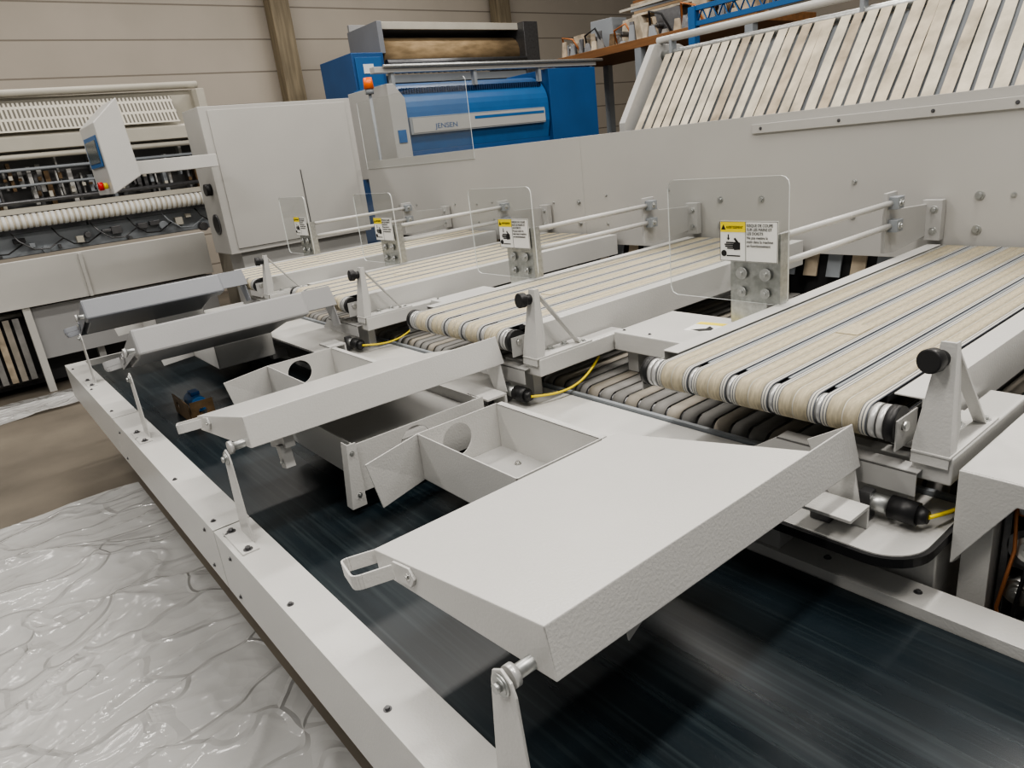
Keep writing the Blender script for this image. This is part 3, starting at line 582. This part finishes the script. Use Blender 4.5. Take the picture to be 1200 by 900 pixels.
# ---------------- rack with stored parts ----------------
rk=thing('storage_rack','timber decked storage rack with steel posts','storage rack',(-6.3,7.6,0))
b=B(); b.box(-8.2,-4.8,7.55,8.8,2.68,2.78,PLANK); part(rk,'deck_beam',b,.005)
for x in(-8.1,-6.5,-4.9):
    for y in(7.6,8.7):
        b=B(); b.box(x-.05,x+.05,y-.05,y+.05,0,2.68,GREYP); part(rk,'post',b)
rs=random.Random(11)
stuff=[(-7.95,.30,.30,TAN2,'worn tan gear casing'),(-7.5,.38,.42,GREYP,'grey machine casing'),(-6.95,.5,.335,TAN,'beige equipment case'),(-6.35,.4,.335,DSTEEL,'dark steel gear housing'),(-5.85,.3,.335,TAN2,'worn beige machine casing'),(-5.35,.4,.335,TAN2,'worn tan drive unit')]
for (x,ww,h,m,n) in stuff:
    b=B(); t=rs.uniform(0,.10); a=rs.uniform(-.08,.08)
    b.prism([(x-ww/2,7.98+a,2.78),(x+ww/2,7.98-a,2.78),(x+ww/2-t,7.98-a,2.78+h),(x-ww/2+t*.6,7.98+a,2.78+h)],(0,.3,0),m)
    r_=rs.uniform(.03,.07); b.cyl((x-.08,7.98,2.78+h*.45),(x-.08,7.85,2.78+h*.45),r_,rs.choice([DSTEEL,GALV,BRONZE]),18); b.cyl((x-.08,7.85,2.78+h*.45),(x-.08,7.76,2.78+h*.45),r_*.4,STEEL,14)
    for q in range(7):
        xx=x+rs.uniform(-.24,.16); hh=rs.uniform(.04,h*.8); b.prism([(xx,7.66+.03*q,2.78),(xx+rs.uniform(.04,.12),7.70+.03*q,2.78),(xx+.06,7.70+.03*q,2.78+hh),(xx+.01,7.68+.03*q,2.78+hh)],(0,.025,0),rs.choice([DSTEEL,BRONZE,TAN,GREYP,TAN2,STRAPD]))
    b.tube([(x-.15,7.84,2.8),(x-.1,7.74,2.9+h*rs.uniform(.1,.6)),(x+.1,7.74,2.86+h*.5),(x+.18,7.84,2.8)],.014,rs.choice([BLK,GALV,RUST]),8)
    solo('stored_machine_part',n+' piled on the storage rack','machine part',(x,8.05,2.78),b,.004)
for j in range(6):
    b=B(); z=3.118+.0325*j; L0=-7.1+rs.uniform(-.1,.3)
    m=[TAN,CARD,GREYP,IVORY,TAN2,PLANK][j]; LL=rs.uniform(1.5,2.0); sk=rs.uniform(-.06,.06)
    b.prism([(L0,7.99,z),(L0+LL,7.99+sk,z),(L0+LL,8.2+sk,z),(L0,8.2,z)],(0,0,.03),m)
    solo('stored_board','long flat board stacked on piled machine parts','board',(L0,8.0,z),b,.002,'stacked boards')
bl=thing('blue_truss_beam','blue painted lattice steel beam on posts','steel beam',(-3.6,6.5,0))
for z in(2.76,2.62):
    b=B(); b.box(-4.9,-2.4,6.5,6.55,z,z+.045,BLUE2); part(bl,'chord',b)
b=B(); pts=[]
for i in range(41): pts.append((-4.88+i*.061,6.525,2.65 if i%2 else 2.77))
b.tube(pts,.012,BLUE2,8); part(bl,'lattice',b)
for x in(-4.9,-2.45):
    b=B(); b.box(x,x+.08,6.48,6.56,0,2.80,BLUE2); part(bl,'post',b)
# ---------------- old ironer ----------------
oi=thing('old_ironer','old ivory flatwork machine with slotted grille and clamps','laundry machine',(-8.3,.6,0))
ya,yb=-2.5,2.55
b=B(); b.prism([(-8.9,ya,2.14),(-8.02,ya,2.14),(-8.02,ya,2.26),(-8.06,ya,2.28),(-8.9,ya,2.28)],(0,yb-ya,0),IVORY); part(oi,'upper_beam',b,.006)
b=B(); b.box(-8.9,-8.25,ya,yb,2.28,2.62,IVORY); part(oi,'upper_housing',b,.006)
b=B(); b.cyl((-8.2,ya,2.62),(-8.2,yb,2.66),.035,IVORY,20); part(oi,'top_pipe',b)
b=B(); b.prism([(-8.01,ya,2.30),(-8.01,yb-.3,2.30),(-8.16,yb-.3,2.56),(-8.16,ya,2.56)],(-.01,0,0),PERF); part(oi,'slotted_grille',b)
b=B(); b.box(-8.7,-8.4,ya,yb,1.2,2.14,BED); part(oi,'rear_panel',b)
for i in range(90):
    y=ya+.05+i*.056+random.uniform(-.02,.02); b=B(); h=random.uniform(.12,.45); zt=random.uniform(1.78,2.12); xf=random.uniform(-8.22,-8.08)
    b.box(xf-.12,xf,y,y+random.uniform(.012,.045),zt-h,zt,random.choice([DSTEEL,GREYP,BED,WH2,WH2,BRONZE])); b.box(xf,xf+.05,y-.01,y+.02,zt-h*.6,zt-h*.45,random.choice([GREYP,DSTEEL,IVORY,BRONZE]))
    part(oi,'clamp',b)
for z,r,m,x in((1.98,.015,GREYP,-8.05),(2.09,.025,IVORY,-8.03),(1.84,.012,GREYP,-8.03),(1.70,.02,DSTEEL,-8.02)):
    b=B(); b.cyl((x,ya,z),(x,yb,z),r,m,12); part(oi,'rail',b)
b=B(); b.box(-8.14,-8.04,ya,yb,1.6,1.65,IVORY); part(oi,'rail',b)
b=B(); b.cyl((-8.0,ya,1.53),(-8.0,yb-.1,1.53),.06,TAN3,20)
for i in range(100): b.cyl((-8.0,ya+i*.049,1.53),(-8.0,ya+i*.049+.03,1.53),.0645,PAPER,16)
part(oi,'white_roller',b)
b=B(); b.box(-8.45,-8.12,ya,yb,1.22,1.42,GREYP); part(oi,'lower_frame',b,.004)
b=B(); b.box(-8.6,-8.0,yb-.08,yb,0,2.6,IVORY); part(oi,'end_frame',b,.004)
for i in range(20):
    y=.05+i*.12+random.uniform(-.03,.03); b=B(); s=random.uniform(.02,.055); z=random.uniform(1.24,1.36)
    if i%3: b.box(-8.12,-8.05,y,y+s*random.uniform(1,3),z,z+s*random.uniform(.6,2),random.choice([DSTEEL,GREYP,IVORY,BLK]))
    else: b.cyl((-8.12,y,z),(-8.03,y,z),s,random.choice([DSTEEL,GREYP]),16)
    part(oi,'drive_part',b,.003)
for i in range(7):
    y=.2+i*.33; b=B(); b.tube([(-8.04,y,1.44),(-8.0,y+.04,1.36),(-7.99,y+.14,1.27),(-8.0,y+.26,1.26),(-8.05,y+.4,1.33)],.007,[BLK,DSTEEL,BLK,DSTEEL,BLK,GREYP,BLK][i],8); part(oi,'hose',b)
b=B(); b.prism([(-7.62,-2.5,.80),(-7.62,-2.5,1.21),(-7.70,-2.5,1.21),(-7.70,-2.5,1.18),(-7.65,-2.5,1.18),(-7.65,-2.5,.83),(-8.6,-2.5,.83),(-8.6,-2.5,.80)],(0,4.6,0),MATTE); b.box(-7.62,-7.59,.95,.98,.8,1.2,MATTE); part(oi,'front_panel',b,.003)
for i in range(17):
    y=-.9+i*.075; b=B(); b.prism([(-7.66,y,.72),(-7.66,y+.05,.72),(-7.72,y+.05,.14),(-7.72,y,.14)],(-.01,0,0),[STRAPL,STRAPD,TAN2][i%3]); part(oi,'webbing_strip',b)
b=B(); b.box(-7.74,-7.64,.40,.46,0,.80,MATTE); b.box(-7.74,-7.70,.46,2.1,.3,.78,TG); part(oi,'lower_panel',b)
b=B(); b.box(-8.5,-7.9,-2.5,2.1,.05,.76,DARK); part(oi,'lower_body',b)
for z,r,m,x in((.74,.03,STEEL,-7.76),(.14,.04,DSTEEL,-7.80)):
    b=B(); b.cyl((x,-2.5,z),(x,.39,z),r,m,12); part(oi,'strip_roller',b)
for y in(-2.3,0.9,2.0):
    b=B(); b.box(-7.9,-7.8,y,y+.06,0,.8,WH2); part(oi,'leg',b)
# ---------------- lights ----------------
wd=bpy.data.worlds.new('World'); S.world=wd; wd.use_nodes=True
wd.node_tree.nodes['Background'].inputs[0].default_value=(.96,.955,.94,1); wd.node_tree.nodes['Background'].inputs[1].default_value=.215
def area(loc,sx,sy,e,rot=(0,0,0),col=(1,.95,.885)):
    l=bpy.data.lights.new('ceiling_lamp','AREA'); l.shape='RECTANGLE'; l.size=sx; l.size_y=sy; l.energy=e; l.color=col
    o=bpy.data.objects.new('ceiling_lamp',l); o.location=loc; o.rotation_euler=rot; COL.objects.link(o)
for x in(-8.5,-4.5,-.5):
    for y in(-1.5,2.6,6.5): area((x,y,5.6),.4,2.4,{-8.5:78,-4.5:118,-.5:140}[x])
area((1.5,1.0,5.2),1.0,1.0,80)
# ---------------- camera ----------------
cam=bpy.data.cameras.new('camera'); co=bpy.data.objects.new('camera',cam); COL.objects.link(co)
cam.sensor_width=36; cam.lens=819/1200*36; cam.clip_start=.02
r=Vector((.6301,.7686,-.1107)); u=Vector((-.1843,.2865,.9403)); k=Vector((.7543,-.5721,.3222))
M=Matrix((r,u,k)).transposed().to_4x4(); M.translation=Vector((0,0,1.70)); co.matrix_world=M
S.camera=co
S.view_settings.view_transform='AgX'
S.view_settings.look='AgX - Medium High Contrast'
